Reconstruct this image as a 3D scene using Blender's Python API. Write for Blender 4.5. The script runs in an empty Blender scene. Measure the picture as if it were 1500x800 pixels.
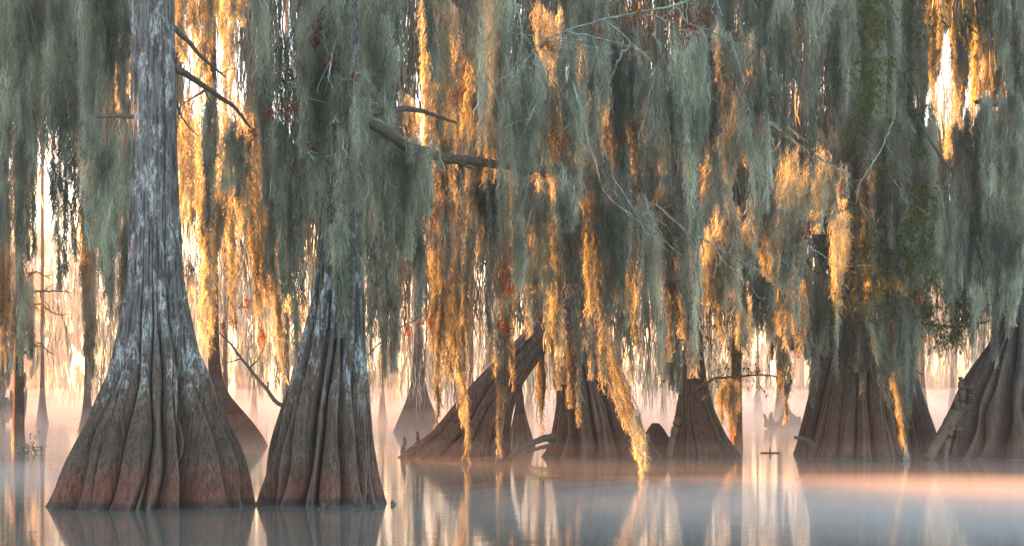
import bpy, math
import numpy as np
rng = np.random.default_rng(7)
sc = bpy.context.scene
DENOISE = True
COL = sc.collection
PI = math.pi
F = 2060.0
CAMZ = 1.6
def P(px, py, d): return np.array([(px - 750) * d / F, d, CAMZ + (575 - py) * d / F])
def X(px, d): return (px - 750) * d / F
def Z(py, d): return CAMZ + (575 - py) * d / F

# ------------------------------------------------------------------ sun geometry
AZ, EL = math.radians(-65), math.radians(9)
S = np.array([math.sin(AZ) * math.cos(EL), math.cos(AZ) * math.cos(EL), math.sin(EL)])
U = np.array([math.cos(AZ), -math.sin(AZ), 0.0])
V = np.cross(U, S)
V = V if V[2] > 0 else -V

# ------------------------------------------------------------------ materials
def new_mat(name):
    m = bpy.data.materials.new(name); m.use_nodes = True
    nt = m.node_tree; nt.nodes.clear()
    return m, nt, nt.nodes.new('ShaderNodeOutputMaterial')
class NB:
    def __init__(s, nt): s.nt = nt
    def n(s, t, **kw):
        nd = s.nt.nodes.new(t)
        for k, v in kw.items(): setattr(nd, k, v)
        return nd
    def l(s, a, b): s.nt.links.new(a, b)
    def noise(s, vec, scale, detail=4, rough=0.6, dist=0.0):
        nd = s.n('ShaderNodeTexNoise'); nd.inputs['Scale'].default_value = scale
        nd.inputs['Detail'].default_value = detail; nd.inputs['Roughness'].default_value = rough
        nd.inputs['Distortion'].default_value = dist
        if vec is not None: s.l(vec, nd.inputs['Vector'])
        return nd.outputs['Fac']
    def mapping(s, vec, scale):
        nd = s.n('ShaderNodeMapping'); nd.inputs['Scale'].default_value = scale
        s.l(vec, nd.inputs['Vector']); return nd.outputs['Vector']
    def rng(s, val, a, b, c=0.0, d=1.0, smooth=True):
        nd = s.n('ShaderNodeMapRange'); nd.interpolation_type = 'SMOOTHSTEP' if smooth else 'LINEAR'
        s.l(val, nd.inputs[0])
        for i, v in enumerate((a, b, c, d)): nd.inputs[i + 1].default_value = v
        return nd.outputs[0]
    def mix(s, fac, a, b):
        nd = s.n('ShaderNodeMix', data_type='RGBA')
        if isinstance(fac, (int, float)): nd.inputs[0].default_value = fac
        else: s.l(fac, nd.inputs[0])
        for sock, v in ((nd.inputs[6], a), (nd.inputs[7], b)):
            if isinstance(v, tuple): sock.default_value = (*v, 1)
            else: s.l(v, sock)
        return nd.outputs[2]
    def math(s, op, a, b=None):
        nd = s.n('ShaderNodeMath', operation=op)
        for i, v in enumerate((a, b)):
            if v is None: continue
            if isinstance(v, (int, float)): nd.inputs[i].default_value = v
            else: s.l(v, nd.inputs[i])
        return nd.outputs[0]

def bark_mat(name, foot, mid, high, lichen, lichen_amt, bands=True, scale=1.0):
    m, nt, out = new_mat(name); b = NB(nt)
    tc = b.n('ShaderNodeTexCoord').outputs['Object']
    sep = b.n('ShaderNodeSeparateXYZ'); b.l(tc, sep.inputs[0]); z = sep.outputs['Z']
    fibre = b.noise(b.mapping(tc, (9 * scale, 9 * scale, 0.9 * scale)), 3.0, 6, 0.65, 0.4)
    fine = b.noise(b.mapping(tc, (30 * scale, 30 * scale, 4 * scale)), 3.0, 4, 0.65)
    big = b.noise(tc, 1.3, 4, 0.6)
    zz = b.math('ADD', z, b.math('MULTIPLY', b.math('SUBTRACT', big, 0.5), 0.9))
    zs = b.math('ADD', z, b.math('ADD', b.math('MULTIPLY', b.math('SUBTRACT', fibre, 0.5), 1.1), b.math('MULTIPLY', b.math('SUBTRACT', big, 0.5), 0.5)))
    c = b.mix(b.rng(zz, 1.5, 2.6), mid, high)
    if bands:
        c = b.mix(b.math('MULTIPLY', b.rng(zs, 1.35, 0.75), 0.75), c, tuple(v * 0.5 for v in mid))
        pale = b.math('MULTIPLY', b.rng(zs, 0.42, 0.6), b.rng(zs, 0.9, 0.68))
        c = b.mix(b.math('MULTIPLY', pale, b.rng(fine, 0.35, 0.65, 0.15, 0.8)), c, (0.27, 0.21, 0.16))
        c = b.mix(b.rng(zs, 0.85, 0.3), c, foot)
    else:
        c = b.mix(b.rng(zs, 1.5, 0.3), c, foot)
    wet = b.rng(b.math('SUBTRACT', z, b.math('MULTIPLY', fine, 0.14)), 0.07, 0.0)
    c = b.mix(b.math('MULTIPLY', wet, 0.85), c, (0.02, 0.014, 0.011))
    c = b.mix(b.rng(fibre, 0.38, 0.60, 0.9, 0.0), c, tuple(v * 0.22 for v in mid))
    c = b.mix(b.rng(fine, 0.45, 0.7, 0.0, 0.45), c, tuple(min(1, v * 1.9) for v in mid))
    blot = b.noise(b.mapping(tc, (5.5, 5.5, 1.7)), 1.0, 7, 0.74, 0.5)
    specks = b.noise(b.mapping(tc, (24, 24, 5)), 1.8, 5, 0.72)
    lz = b.rng(zz, 1.0, 2.1)
    lf = b.math('MULTIPLY', b.math('MAXIMUM', b.math('MULTIPLY', b.rng(blot, 0.48, 0.60), b.rng(specks, 0.42, 0.56)),
                                   b.math('MULTIPLY', b.rng(specks, 0.62, 0.68), 0.7)), b.math('MULTIPLY', lz, lichen_amt))
    c = b.mix(lf, c, lichen)
    spl = b.math('MULTIPLY', b.rng(b.noise(b.mapping(tc, (16, 16, 8)), 2.2, 4, 0.7), 0.7, 0.74), min(1, lichen_amt * 1.1))
    c = b.mix(spl, c, (0.5, 0.48, 0.44))
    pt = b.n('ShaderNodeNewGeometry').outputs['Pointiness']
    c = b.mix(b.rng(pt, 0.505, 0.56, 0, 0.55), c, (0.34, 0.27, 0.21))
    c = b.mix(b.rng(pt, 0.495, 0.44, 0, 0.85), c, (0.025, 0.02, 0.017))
    hue = b.noise(tc, 2.4, 3, 0.6)
    c = b.mix(b.rng(hue, 0.55, 0.72, 0, 0.15), c, (0.055, 0.07, 0.04))
    p = b.n('ShaderNodeBsdfPrincipled'); b.l(c, p.inputs['Base Color'])
    b.l(b.math('SUBTRACT', 0.85, b.math('MULTIPLY', b.rng(zs, 0.7, 0.1), 0.35)), p.inputs['Roughness'])
    h = b.math('ADD', b.math('MULTIPLY', fibre, 1.0), b.math('MULTIPLY', fine, 0.45))
    bp = b.n('ShaderNodeBump'); bp.inputs['Strength'].default_value = 1.0; bp.inputs['Distance'].default_value = 0.09
    b.l(h, bp.inputs['Height']); b.l(bp.outputs[0], p.inputs['Normal'])
    b.l(p.outputs[0], out.inputs[0])
    return m

def leafy_mat(name, c1, c2, trans=0.5, nscale=1.6, c3=None, vary=0.4, obj=0.0):
    m, nt, out = new_mat(name); b = NB(nt)
    geo = b.n('ShaderNodeNewGeometry')
    pos = geo.outputs['Position']
    f = b.noise(b.mapping(pos, (nscale, nscale, nscale * 0.35)), 1.0, 5, 0.7)
    c = b.mix(b.rng(f, 0.38, 0.62), c1, c2)
    ri = geo.outputs['Random Per Island']
    if c3 is not None: c = b.mix(b.rng(ri, 0.62, 0.8), c, c3)
    hs = b.n('ShaderNodeHueSaturation'); b.l(c, hs.inputs['Color'])
    b.l(b.rng(ri, 0, 1, 1 - vary, 1 + vary, False), hs.inputs['Value'])
    if obj:
        h2 = b.n('ShaderNodeHueSaturation'); b.l(hs.outputs[0], h2.inputs['Color'])
        b.l(b.rng(b.n('ShaderNodeObjectInfo').outputs['Random'], 0, 1, 1 - obj, 1 + obj * 0.7, False), h2.inputs['Value']); hs = h2
    d = b.n('ShaderNodeBsdfDiffuse'); t = b.n('ShaderNodeBsdfTranslucent')
    b.l(hs.outputs[0], d.inputs[0]); b.l(hs.outputs[0], t.inputs[0])
    mx = b.n('ShaderNodeMixShader'); mx.inputs[0].default_value = trans
    b.l(d.outputs[0], mx.inputs[1]); b.l(t.outputs[0], mx.inputs[2]); b.l(mx.outputs[0], out.inputs[0])
    return m

MOSS = leafy_mat('spanish moss', (0.21, 0.23, 0.185), (0.58, 0.61, 0.51), 0.58, vary=0.25, obj=0.35)
NEEDLE = leafy_mat('cypress needles', (0.06, 0.10, 0.03), (0.12, 0.15, 0.04), 0.45, 2.0, (0.10, 0.10, 0.03))
RUST = leafy_mat('autumn leaves', (0.20, 0.045, 0.02), (0.28, 0.09, 0.03), 0.5, 3.0)
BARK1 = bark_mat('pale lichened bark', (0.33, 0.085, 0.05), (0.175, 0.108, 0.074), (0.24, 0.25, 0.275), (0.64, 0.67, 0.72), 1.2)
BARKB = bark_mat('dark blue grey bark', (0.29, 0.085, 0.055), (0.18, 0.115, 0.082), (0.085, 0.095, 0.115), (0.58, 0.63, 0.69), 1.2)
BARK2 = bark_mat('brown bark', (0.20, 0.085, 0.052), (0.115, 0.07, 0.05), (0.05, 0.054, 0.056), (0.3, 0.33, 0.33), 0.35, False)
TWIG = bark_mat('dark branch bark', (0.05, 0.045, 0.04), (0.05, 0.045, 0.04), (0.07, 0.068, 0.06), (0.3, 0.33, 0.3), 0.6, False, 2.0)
LICHEN = leafy_mat('lichen crusted bark', (0.17, 0.195, 0.175), (0.36, 0.40, 0.37), 0.02, 9.0)

# ------------------------------------------------------------------ mesh helpers
def mesh_from(name, verts, quads, smooth=True):
    me = bpy.data.meshes.new(name)
    verts = np.ascontiguousarray(verts, dtype=np.float32); quads = np.ascontiguousarray(quads, dtype=np.int32)
    me.vertices.add(len(verts)); me.vertices.foreach_set('co', verts.ravel())
    me.loops.add(quads.size); me.loops.foreach_set('vertex_index', quads.ravel())
    me.polygons.add(len(quads))
    me.polygons.foreach_set('loop_start', np.arange(0, quads.size, 4, dtype=np.int32))
    me.polygons.foreach_set('loop_total', np.full(len(quads), 4, dtype=np.int32))
    me.polygons.foreach_set('use_smooth', np.full(len(quads), smooth))
    me.update(calc_edges=True)
    return me
def link(name, me, mat, parent=None, loc=None):
    o = bpy.data.objects.new(name, me); COL.objects.link(o)
    if me is not None: me.materials.append(mat)
    if parent is not None: o.parent = parent
    if loc is not None: o.location = tuple(float(v) for v in loc)
    return o
def tag(o, label, cat, group=None):
    o['label'] = label; o['category'] = cat
    if group: o['group'] = group
    return o
def empty(name, loc, label, cat, group=None):
    o = bpy.data.objects.new(name, None); COL.objects.link(o); o.location = tuple(float(v) for v in loc)
    o.empty_display_size = 0.3
    return tag(o, label, cat, group)

def ribbons(paths, widths, ang):
    """paths (N,P,3), widths (N,P), ang (N,P): side direction in plan."""
    N, Pn, _ = paths.shape
    side = np.stack([np.cos(ang), np.sin(ang), np.zeros_like(ang)], -1) * (widths / 2)[..., None]
    v = np.stack([paths - side, paths + side], 2).reshape(-1, 3)
    base = (np.arange(N)[:, None] * Pn + np.arange(Pn - 1)[None]) * 2
    q = np.stack([base, base + 1, base + 3, base + 2], -1).reshape(-1, 4)
    return v, q
def join(parts):
    vs, qs, n = [], [], 0
    for v, q in parts:
        vs.append(v); qs.append(q + n); n += len(v)
    return np.concatenate(vs), np.concatenate(qs)

def tube(path, radii, k=7):
    path = np.asarray(path, float); radii = np.asarray(radii, float)
    t = np.gradient(path, axis=0); t /= np.linalg.norm(t, axis=1)[:, None] + 1e-9
    ref = np.where(np.abs(t[:, 2:3]) > 0.9, np.array([[0, 1, 0]]), np.array([[0, 0, 1]]))
    a = np.cross(t, ref); a /= np.linalg.norm(a, axis=1)[:, None]; b = np.cross(t, a)
    th = np.arange(k) * 2 * PI / k
    v = path[:, None] + radii[:, None, None] * (np.cos(th)[None, :, None] * a[:, None] + np.sin(th)[None, :, None] * b[:, None])
    n = len(path); i = np.arange(n - 1)[:, None]; j = np.arange(k)[None]
    q = np.stack(np.broadcast_arrays(i * k + j, i * k + (j + 1) % k, (i + 1) * k + (j + 1) % k, (i + 1) * k + j), -1).reshape(-1, 4)
    return v.reshape(-1, 3), q
def smooth_path(pts, n, wob=0.0):
    pts = np.asarray(pts, float); s = np.r_[0, np.cumsum(np.linalg.norm(np.diff(pts, axis=0), axis=1))]
    u = np.linspace(0, s[-1], n)
    out = np.stack([np.interp(u, s, pts[:, i]) for i in range(3)], 1)
    for _ in range(max(1, n // 14)):
        out[1:-1] = (out[:-2] + 2 * out[1:-1] + out[2:]) / 4
    if wob:
        w = np.cumsum(rng.normal(0, wob, (n, 3)), 0); w -= np.linspace(0, 1, n)[:, None] * w[-1]
        out += w - w[0] * (1 - np.linspace(0, 1, n))[:, None]
    return out

# ------------------------------------------------------------------ spanish moss
def lock_pieces(ax_top, lens, sway, rad, dens, wscale, r0=None):
    """Pieces of thread round a set of hanging locks. ax_top (K,3), lens (K,), sway (K,2) drift, rad (K,)."""
    parts = []
    K = len(lens)
    ph = rng.uniform(0, 6.28, (K, 4)); fr = rng.uniform(0.8, 2.6, (K, 2)); am = rng.uniform(0.2, 0.9, (K, 2)) * rad[:, None] * 0.4
    def axis(k, s):                                   # k (N,), s (N,P) metres below the top
        f = s / lens[k][:, None]
        x = ax_top[k, 0][:, None] + sway[k, 0][:, None] * f + am[k, 0][:, None] * np.sin(fr[k, 0][:, None] * s * 2.2 + ph[k, 0][:, None])
        y = ax_top[k, 1][:, None] + sway[k, 1][:, None] * f + am[k, 1][:, None] * np.sin(fr[k, 1][:, None] * s * 2.2 + ph[k, 1][:, None])
        return np.stack([x, y, ax_top[k, 2][:, None] - s], -1)
    def taper(f): return np.clip(1.0 - np.clip(f, 0, 1.1) ** 1.9, 0.10, 1) * (0.4 + 0.6 * np.clip(f * 5, 0, 1))
    def emit(per_m, lmin, lmax, Pn, w, curl, rr, fly=0.0):
        n = rng.poisson(np.maximum(lens * per_m * dens, 0.5))
        k = np.repeat(np.arange(K), n)
        if len(k) == 0: return
        N = len(k)
        s0 = lens[k] * rng.uniform(-0.04, 0.99, N) ** 0.92 if False else lens[k] * rng.uniform(-0.05, 0.98, N)
        ln = rng.uniform(lmin, lmax, N)
        u = np.linspace(0, 1, Pn)
        s = s0[:, None] + ln[:, None] * u[None]
        s = np.minimum(s, lens[k][:, None] * 1.06 + 0.1 * u[None])
        f0 = np.clip(s0 / lens[k], 0, 1)
        r = rad[k] * taper(f0) * rr * np.sqrt(rng.uniform(0.02, 1, N))
        th = rng.uniform(0, 6.28, N)
        p = axis(k, s)
        shrink = np.clip(taper(np.clip(s / lens[k][:, None], 0, 1)) / taper(f0)[:, None], 0.15, 1.3)
        p[..., 0] += (r * np.cos(th))[:, None] * shrink; p[..., 1] += (r * np.sin(th))[:, None] * shrink
        if fly:
            od = rng.uniform(0.3, 1, N) * fly
            e = np.sin(u * 2.2)[None]
            p[..., 0] += (od * np.cos(th))[:, None] * e; p[..., 1] += (od * np.sin(th))[:, None] * e
            p[..., 2] += ln[:, None] * u[None] * rng.uniform(0.1, 1.05, N)[:, None]
        dv_ = rng.normal(0, 0.05, (N, 2)) * min(1.0, lmax * 2.4)
        p[..., 0] += dv_[:, :1] * u[None]; p[..., 1] += dv_[:, 1:] * u[None]
        c = rng.normal(0, curl, (N, Pn, 2)); wl = rng.uniform(0.09, 0.24, N)
        sp = rng.uniform(0, 6.28, (N, 2))
        ca = curl * rng.uniform(0.4, 1.8, N)
        p[..., 0] += ca[:, None] * np.sin(s / wl[:, None] * 6.28 + sp[:, :1]) + c[..., 0] * 0.5
        p[..., 1] += ca[:, None] * np.sin(s / wl[:, None] * 6.28 + sp[:, 1:]) + c[..., 1] * 0.5
        wd = w * rng.uniform(0.6, 1.4, N)[:, None] * (1 - 0.75 * np.abs(u * 2 - 1)[None] ** 3)
        ang = rng.uniform(0, 6.28, N)[:, None] + np.cumsum(rng.normal(0, 0.35, (N, Pn)), 1)
        parts.append(ribbons(p, wd, ang))
    emit(34, 0.2, 0.5, 7, 0.021 * wscale, 0.014, 0.72)
    emit(130, 0.16, 0.42, 8, 0.0064 * wscale, 0.026, 1.15)
    emit(80, 0.06, 0.17, 5, 0.0046 * wscale, 0.014, 1.0, 0.13)
    return parts

def moss_object(name, cxt, cxb, top, bot, wpx, d, shape, label, cat='spanish moss', group=None, dens=1.0, spacing=0.15, lit=0):
    W = max(wpx * (1.14 if not lit else 1.12) * d / F, 0.05); L = (bot - top) * d / F
    o0 = P(cxt, top, d)
    drift = (cxb - cxt) * d / F
    spacing = (0.07 if d > 36 else 0.11) if lit else spacing
    dep = min(W * 0.45, 0.5) + 0.04
    ws = 0.55 + 0.45 * d / 20.0
    K = max(2, int(W / spacing * (2.0 if W > 0.3 else 1.5)) + 1)
    a = (np.arange(K) + rng.uniform(0.1, 0.9, K)) / K * 2 - 1
    rng.shuffle(a)
    if shape == 'p':   lf = 1 - 0.62 * np.abs(a) ** 0.9
    elif shape == 'l': lf = 1 - 0.3 * (a + 1)
    elif shape == 'r': lf = 1 - 0.3 * (1 - a)
    elif shape == 'm': lf = 0.62 + 0.38 * np.cos(a * 4.7 + rng.uniform(-.5, .5))
    elif shape == 's': lf = 1 - 0.25 * np.abs(a)
    else:              lf = np.full(K, 1.0)
    lf = lf * (rng.uniform(0.72, 1.0, K) if shape != 'c' else rng.uniform(0.38, 1.0, K) ** 0.8)
    lf[np.argmax(lf)] = 1.0
    lens = np.maximum(L * lf, 0.15)
    rad = rng.uniform(0.07, 0.15, K) * min(1, 0.35 + W)
    squeeze = 0.35 if shape == 'p' else (0.8 if shape in 'lrs' else 1.0)
    if lit: dep *= 0.5
    tops = np.stack([a * W / 2, rng.uniform(-1, 1, K) * dep / 2 + (0.9 * a * W / 2 if lit else 0), rng.uniform(-0.28, 0.12, K) * min(L, 2.2)], 1)
    sway = np.stack([drift * lf + a * W / 2 * (squeeze - 1) * lf, rng.normal(0, 0.03, K)], 1)
    v, q = join(lock_pieces(tops, lens, sway, rad, dens * (0.62 if lit else 1.0), ws))
    o = link(name, mesh_from(name, v, q), MOSS, None, o0)
    return tag(o, label, cat, group)

# ------------------------------------------------------------------ trees
def fsum(th, z, seeds, fmin, fmax, zf):
    r = np.random.default_rng(seeds); out = 0
    for _ in range(9):
        k = r.integers(fmin, fmax); out = out + r.uniform(.4, 1) * np.sin(k * th + r.uniform(0, 6.28) + z * r.normal(0, zf))
    return out / 3.0

def trunk_mesh(prof, d, seed, nflute=13, amp=0.2, depth=0.75, nth=200, nz=150, top_z=None, lobes=0.05):
    r = np.random.default_rng(seed)
    prof = sorted(prof, key=lambda t: -t[0])
    py = np.array([p[0] for p in prof], float); zl = Z(py, d)
    l = np.array([X(p[1], d) for p in prof]); rr_ = np.array([X(p[2], d) for p in prof])
    cx = (l + rr_) / 2; R = (rr_ - l) / 2
    zt = zl[-1] if top_z is None else top_z
    zz = np.r_[-0.4, np.linspace(0, 1, nz - 1) ** 1.35 * zt]
    def interp(a):
        f = np.interp(zz, zl, a)
        for _ in range(5): f[1:-1] = (f[:-2] + 2 * f[1:-1] + f[2:]) / 4
        return f
    c = interp(cx); Rz = interp(R)
    cx0 = c[1]
    th = np.arange(nth) * 2 * PI / nth
    TH, ZZ = np.meshgrid(th, zz)
    flare = np.clip((Rz / Rz[-1] - 1.05) / 1.1, 0, 1)[:, None]
    va = (np.arange(nflute) + r.uniform(-0.48, 0.48, nflute)) / nflute * 2 * PI
    dv = r.uniform(0.15, 1.15, nflute); wv = r.uniform(0.035, 0.08, nflute); zc = r.uniform(0.6, 1.5, nflute) * zz[np.argmin(np.abs(flare[:, 0] - 0.12))]
    f = np.zeros_like(TH)
    wig = r.uniform(0, 6.28, (nflute, 2))
    for i in range(nflute):
        vz = va[i] + 0.05 * np.sin(ZZ * 1.7 + wig[i, 0]) + 0.025 * np.sin(ZZ * 4.1 + wig[i, 1])
        dd = np.abs((TH - vz + PI) % (2 * PI) - PI)
        fade = np.clip(1.3 - ZZ / max(zc[i], 0.3), 0, 1) ** 0.6
        w = wv[i] * (0.8 + 0.9 * (1 - fade))
        f -= dv[i] * fade * (1.0 * np.exp(-(dd / w) ** 1.4) + 0.45 * np.exp(-(dd / (w * 3.2)) ** 2))
    r2 = np.random.default_rng(seed + 9)
    for i in range(nflute * 3):
        vz = r2.uniform(0, 2 * PI) + 0.06 * np.sin(ZZ * r2.uniform(1, 3) + r2.uniform(0, 6))
        dd = np.abs((TH - vz + PI) % (2 * PI) - PI)
        zm, zw = r2.uniform(0.0, 1.3) * max(zc.max(), 0.5), r2.uniform(0.25, 0.8)
        f += r2.uniform(-0.5, 0.22) * np.exp(-((ZZ - zm) / zw) ** 2) * np.exp(-(dd / r2.uniform(0.012, 0.04)) ** 2)
    big = lobes * fsum(TH, ZZ, seed + 1, 2, 6, 0.25)
    mid = 0.022 * fsum(TH, ZZ, seed + 2, 7, 22, 0.8)
    fib = 0.010 * fsum(TH, ZZ, seed + 3, 24, 60, 2.2)
    rho = 1 + amp * flare * f + big * (0.4 + 0.6 * flare) + mid + fib
    foot = 1 + 0.05 * np.exp(-np.clip(ZZ, 0, 9) / 0.15) * (1 + 0.6 * fsum(TH, ZZ * 0, seed + 4, 8, 26, 0)) + 0.02 * np.exp(-np.clip(ZZ, 0, 9) / 0.3) * fsum(TH, ZZ, seed + 5, 12, 40, 0.5)
    rho *= foot
    ln = Rz[:, None] * rho
    x = (c - cx0)[:, None] + ln * np.cos(TH); y = ln * np.sin(TH) * depth
    v = np.stack([x, y, ZZ], -1).reshape(-1, 3)
    i = np.arange(nz - 1)[:, None]; j = np.arange(nth)[None]
    q = np.stack(np.broadcast_arrays(i * nth + j, i * nth + (j + 1) % nth, (i + 1) * nth + (j + 1) % nth, (i + 1) * nth + j), -1).reshape(-1, 4)
    return mesh_from('trunk', v, q), np.array([cx0, d, 0.0])

def needle_cloud(centers, radii, n_each, size, squash=0.8, droop=0.5):
    """Sprays: short twigs of small flat needles; returns verts, quads in world space."""
    parts = []
    for c, R, n in zip(centers, radii, n_each):
        ns = max(3, n // 14)
        g = rng.normal(0, 0.45, (ns, 3)) * R; g[:, 2] *= squash
        base = np.asarray(c) + g
        dirs = rng.normal(0, 1, (ns, 3)); dirs[:, 2] = dirs[:, 2] * 0.5 - droop; dirs /= np.linalg.norm(dirs, axis=1)[:, None]
        Lt = rng.uniform(3, 6, ns) * size
        k = np.repeat(np.arange(ns), 14); t = rng.uniform(0, 1, len(k))
        p0 = base[k] + dirs[k] * (Lt[k] * t)[:, None] + rng.normal(0, size * 0.15, (len(k), 3))
        nd = dirs[k] * 0.8 + rng.normal(0, 0.75, (len(k), 3)); nd[:, 2] -= 0.3; nd /= np.linalg.norm(nd, axis=1)[:, None]
        sl = size * rng.uniform(0.6, 1.5, len(k))
        path = p0[:, None] + nd[:, None] * sl[:, None, None] * np.array([0, .5, 1])[None, :, None]
        path[:, 2, 2] -= sl * 0.15
        w = size * 0.30 * np.array([0.5, 1, 0.25])[None] * rng.uniform(.7, 1.3, (len(k), 1))
        parts.append(ribbons(path, w, np.repeat(rng.uniform(0, 6.28, (len(k), 1)), 3, 1)))
    return join(parts)

def child_mesh(name, v, q, mat, root, base, smooth=True):
    return link(name, mesh_from(name, np.asarray(v) - base, q, smooth), mat, root)

def add_branch(root, base, pts, r0, r1, mat, n=26, wob=0.006, forks=0, name='branch'):
    pp = smooth_path([P(*p) for p in pts], n, wob)
    parts = [tube(pp, np.linspace(r0, r1, n))]
    for _ in range(forks):
        i = rng.integers(n // 4, n - 2); ln = rng.uniform(0.25, 0.75)
        t = pp[min(i + 1, n - 1)] - pp[i]; t /= np.linalg.norm(t)
        dr = t + rng.normal(0, 0.75, 3); dr /= np.linalg.norm(dr)
        e = [pp[i], pp[i] + dr * ln * 0.5 + rng.normal(0, .03, 3), pp[i] + dr * ln + np.array([0, 0, -0.12]) * ln]
        rr = np.interp(i, [0, n], [r0, r1]) * 0.55
        parts.append(tube(smooth_path(e, 9, 0.008), np.linspace(rr, 0.004, 9), 5))
    v, q = join(parts)
    return child_mesh(name, v, q, mat, root, base)

def crown(root, base, h0, h1, spread, n):
    cs, rs, ns = [], [], []
    for _ in range(n):
        a, rr = rng.uniform(0, 6.28), spread * math.sqrt(rng.uniform(0.02, 1)); z = rng.uniform(h0, h1)
        cs.append(base + np.array([rr * math.cos(a), rr * math.sin(a), z])); rs.append(rng.uniform(0.6, 1.2)); ns.append(160)
    v, q = needle_cloud(cs, rs, ns, 0.2)
    child_mesh('crown', v, q, NEEDLE, root, base)

TREES = {}
def tree(key, prof, d, seed, label, mat, group='cypress trees standing in the water', **kw):
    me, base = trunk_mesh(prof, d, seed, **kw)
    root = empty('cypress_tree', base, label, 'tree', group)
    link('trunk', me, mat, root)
    TREES[key] = (root, base)
    return root, base

tree('A', [(740,67,373),(722,72,372),(700,80,368),(675,91,360),(650,103,350),(625,116,339),(600,128,329),(560,148,313),(520,163,299),(480,174,286),(440,181,277),(400,186,270),
           (350,188,266),(300,190,263),(200,192,260),(100,192,257),(0,193,255),(-420,198,248)], 20.0, 11,
     'largest cypress, its wide fluted red-brown foot and pale lichened grey trunk standing clear', BARK1, nflute=24, amp=0.36, depth=0.7, nth=420, nz=330, lobes=0.04)
tree('B', [(738,373,566),(720,376,564),(700,381,560),(650,393,552),(600,407,546),(550,424,542),(500,438,539),(450,450,537),(400,459,535),(300,469,532),(100,478,528),(-420,484,520)], 20.4, 23,
     'second front cypress, dark blue-grey trunk behind moss, close beside the largest one', BARKB, nflute=18, amp=0.42, depth=0.8, nth=360, nz=300, lobes=0.06)
tree('C', [(652,298,388),(640,300,384),(620,303,370),(600,305,353),(580,306,336),(560,306,327),(530,305,322),(480,303,320),(400,302,319),(0,302,316)], 42.0, 31,
     'hazy olive cypress partly hidden behind the right flank of the largest tree', BARK2, nflute=9, amp=0.1)
tree('D', [(672,583,750),(655,600,750),(640,622,750),(620,642,751),(600,658,754),(570,684,763),(540,712,783),(510,744,806),(480,772,832),(440,800,852),(380,828,872),(250,845,880),(0,868,895)], 34.6, 41,
     'leaning cypress slanting up from a broad wedge-shaped brown foot', BARK2, nflute=13, amp=0.34, depth=0.5)
tree('E', [(668,800,962),(655,804,957),(640,808,949),(600,813,928),(560,818,906),(520,822,890),(480,826,880),(400,832,872),(200,836,868),(0,838,866)], 34.9, 53,
     'broad dark cypress behind the brightest dangling orange moss, beside the leaning trunk', BARK2, nflute=15, amp=0.38)
tree('F', [(665,980,1083),(655,982,1077),(640,985,1066),(600,991,1047),(560,997,1036),(520,1001,1031),(450,1005,1027),(0,1009,1022)], 35.6, 67,
     'smaller cone-footed cypress standing alone with green sprays around its trunk', BARK2, nflute=11, amp=0.3)
tree('G', [(648,1069,1088),(600,1070,1087),(500,1072,1086),(0,1074,1084)], 40.0, 71,
     'thin straight pole-like cypress with glowing moss at its left side', BARK2, nflute=6, amp=0.05, nth=60, nz=60, top_z=8.0)
tree('H', [(672,1180,1325),(655,1185,1322),(640,1190,1318),(600,1202,1309),(560,1212,1302),(520,1223,1294),(480,1233,1287),(440,1240,1281),(300,1245,1276),(0,1248,1272)], 34.3, 83,
     'massive brown cypress with overlapping root folds and moss trailing down its front', BARK2, nflute=14, amp=0.45)
tree('I', [(660,1166,1236),(640,1170,1238),(600,1180,1244),(540,1194,1252),(480,1214,1262),(400,1225,1258),(0,1232,1252)], 36.4, 97,
     'slender brown cypress tucked close behind the left root fold of the massive one', BARK2, nflute=8, amp=0.25)
tree('J', [(657,1296,1379),(640,1297,1374),(620,1298,1367),(580,1299,1353),(540,1300,1342),(500,1302,1333),(440,1305,1326),(0,1308,1322)], 37.0, 101,
     'dark cypress just right of and behind the massive brown one', BARK2, nflute=9, amp=0.28)
tree('K', [(671,1366,1640),(655,1372,1632),(640,1377,1625),(600,1389,1605),(560,1406,1585),(530,1428,1565),(510,1444,1552),(490,1458,1540),(460,1469,1528),(440,1474,1523),(300,1482,1515),(0,1486,1510)], 34.6, 113,
     'rightmost cypress cut by the photo edge, red-brown ribbed foot with a jagged stub', BARK2, nflute=19, amp=0.4)
tree('L', [(650,17,36),(600,19,35),(500,21,34),(0,23,31)], 43.5, 127,
     'leftmost slim trunk rising from bright mist with warm light on one side', BARK2, nflute=6, amp=0.06, nth=70, nz=60, top_z=8.5)
tree('M', [(632,578,646),(620,582,643),(605,588,638),(585,596,630),(560,603,623),(520,606,619),(480,607,618),(300,608,616)], 57.0, 131,
     'faint misty cypress visible between the second front tree and the leaning trunk', BARK2, nflute=8, amp=0.12, nth=100, nz=80)
tree('N', [(655,744,784),(640,746,780),(620,750,774),(600,754,769),(575,757,766),(560,760,764)], 41.0, 137,
     'small broken stump in the gap under the leaning trunk', BARK2, nflute=6, amp=0.12, nth=80, nz=60)
tree('O', [(664,936,994),(652,939,986),(640,943,979),(628,949,972),(620,955,965)], 36.0, 139,
     'low dark stump wedged between the broad dark cypress and the cone-footed one', BARK2, nflute=6, amp=0.14, nth=80, nz=60)

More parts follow.
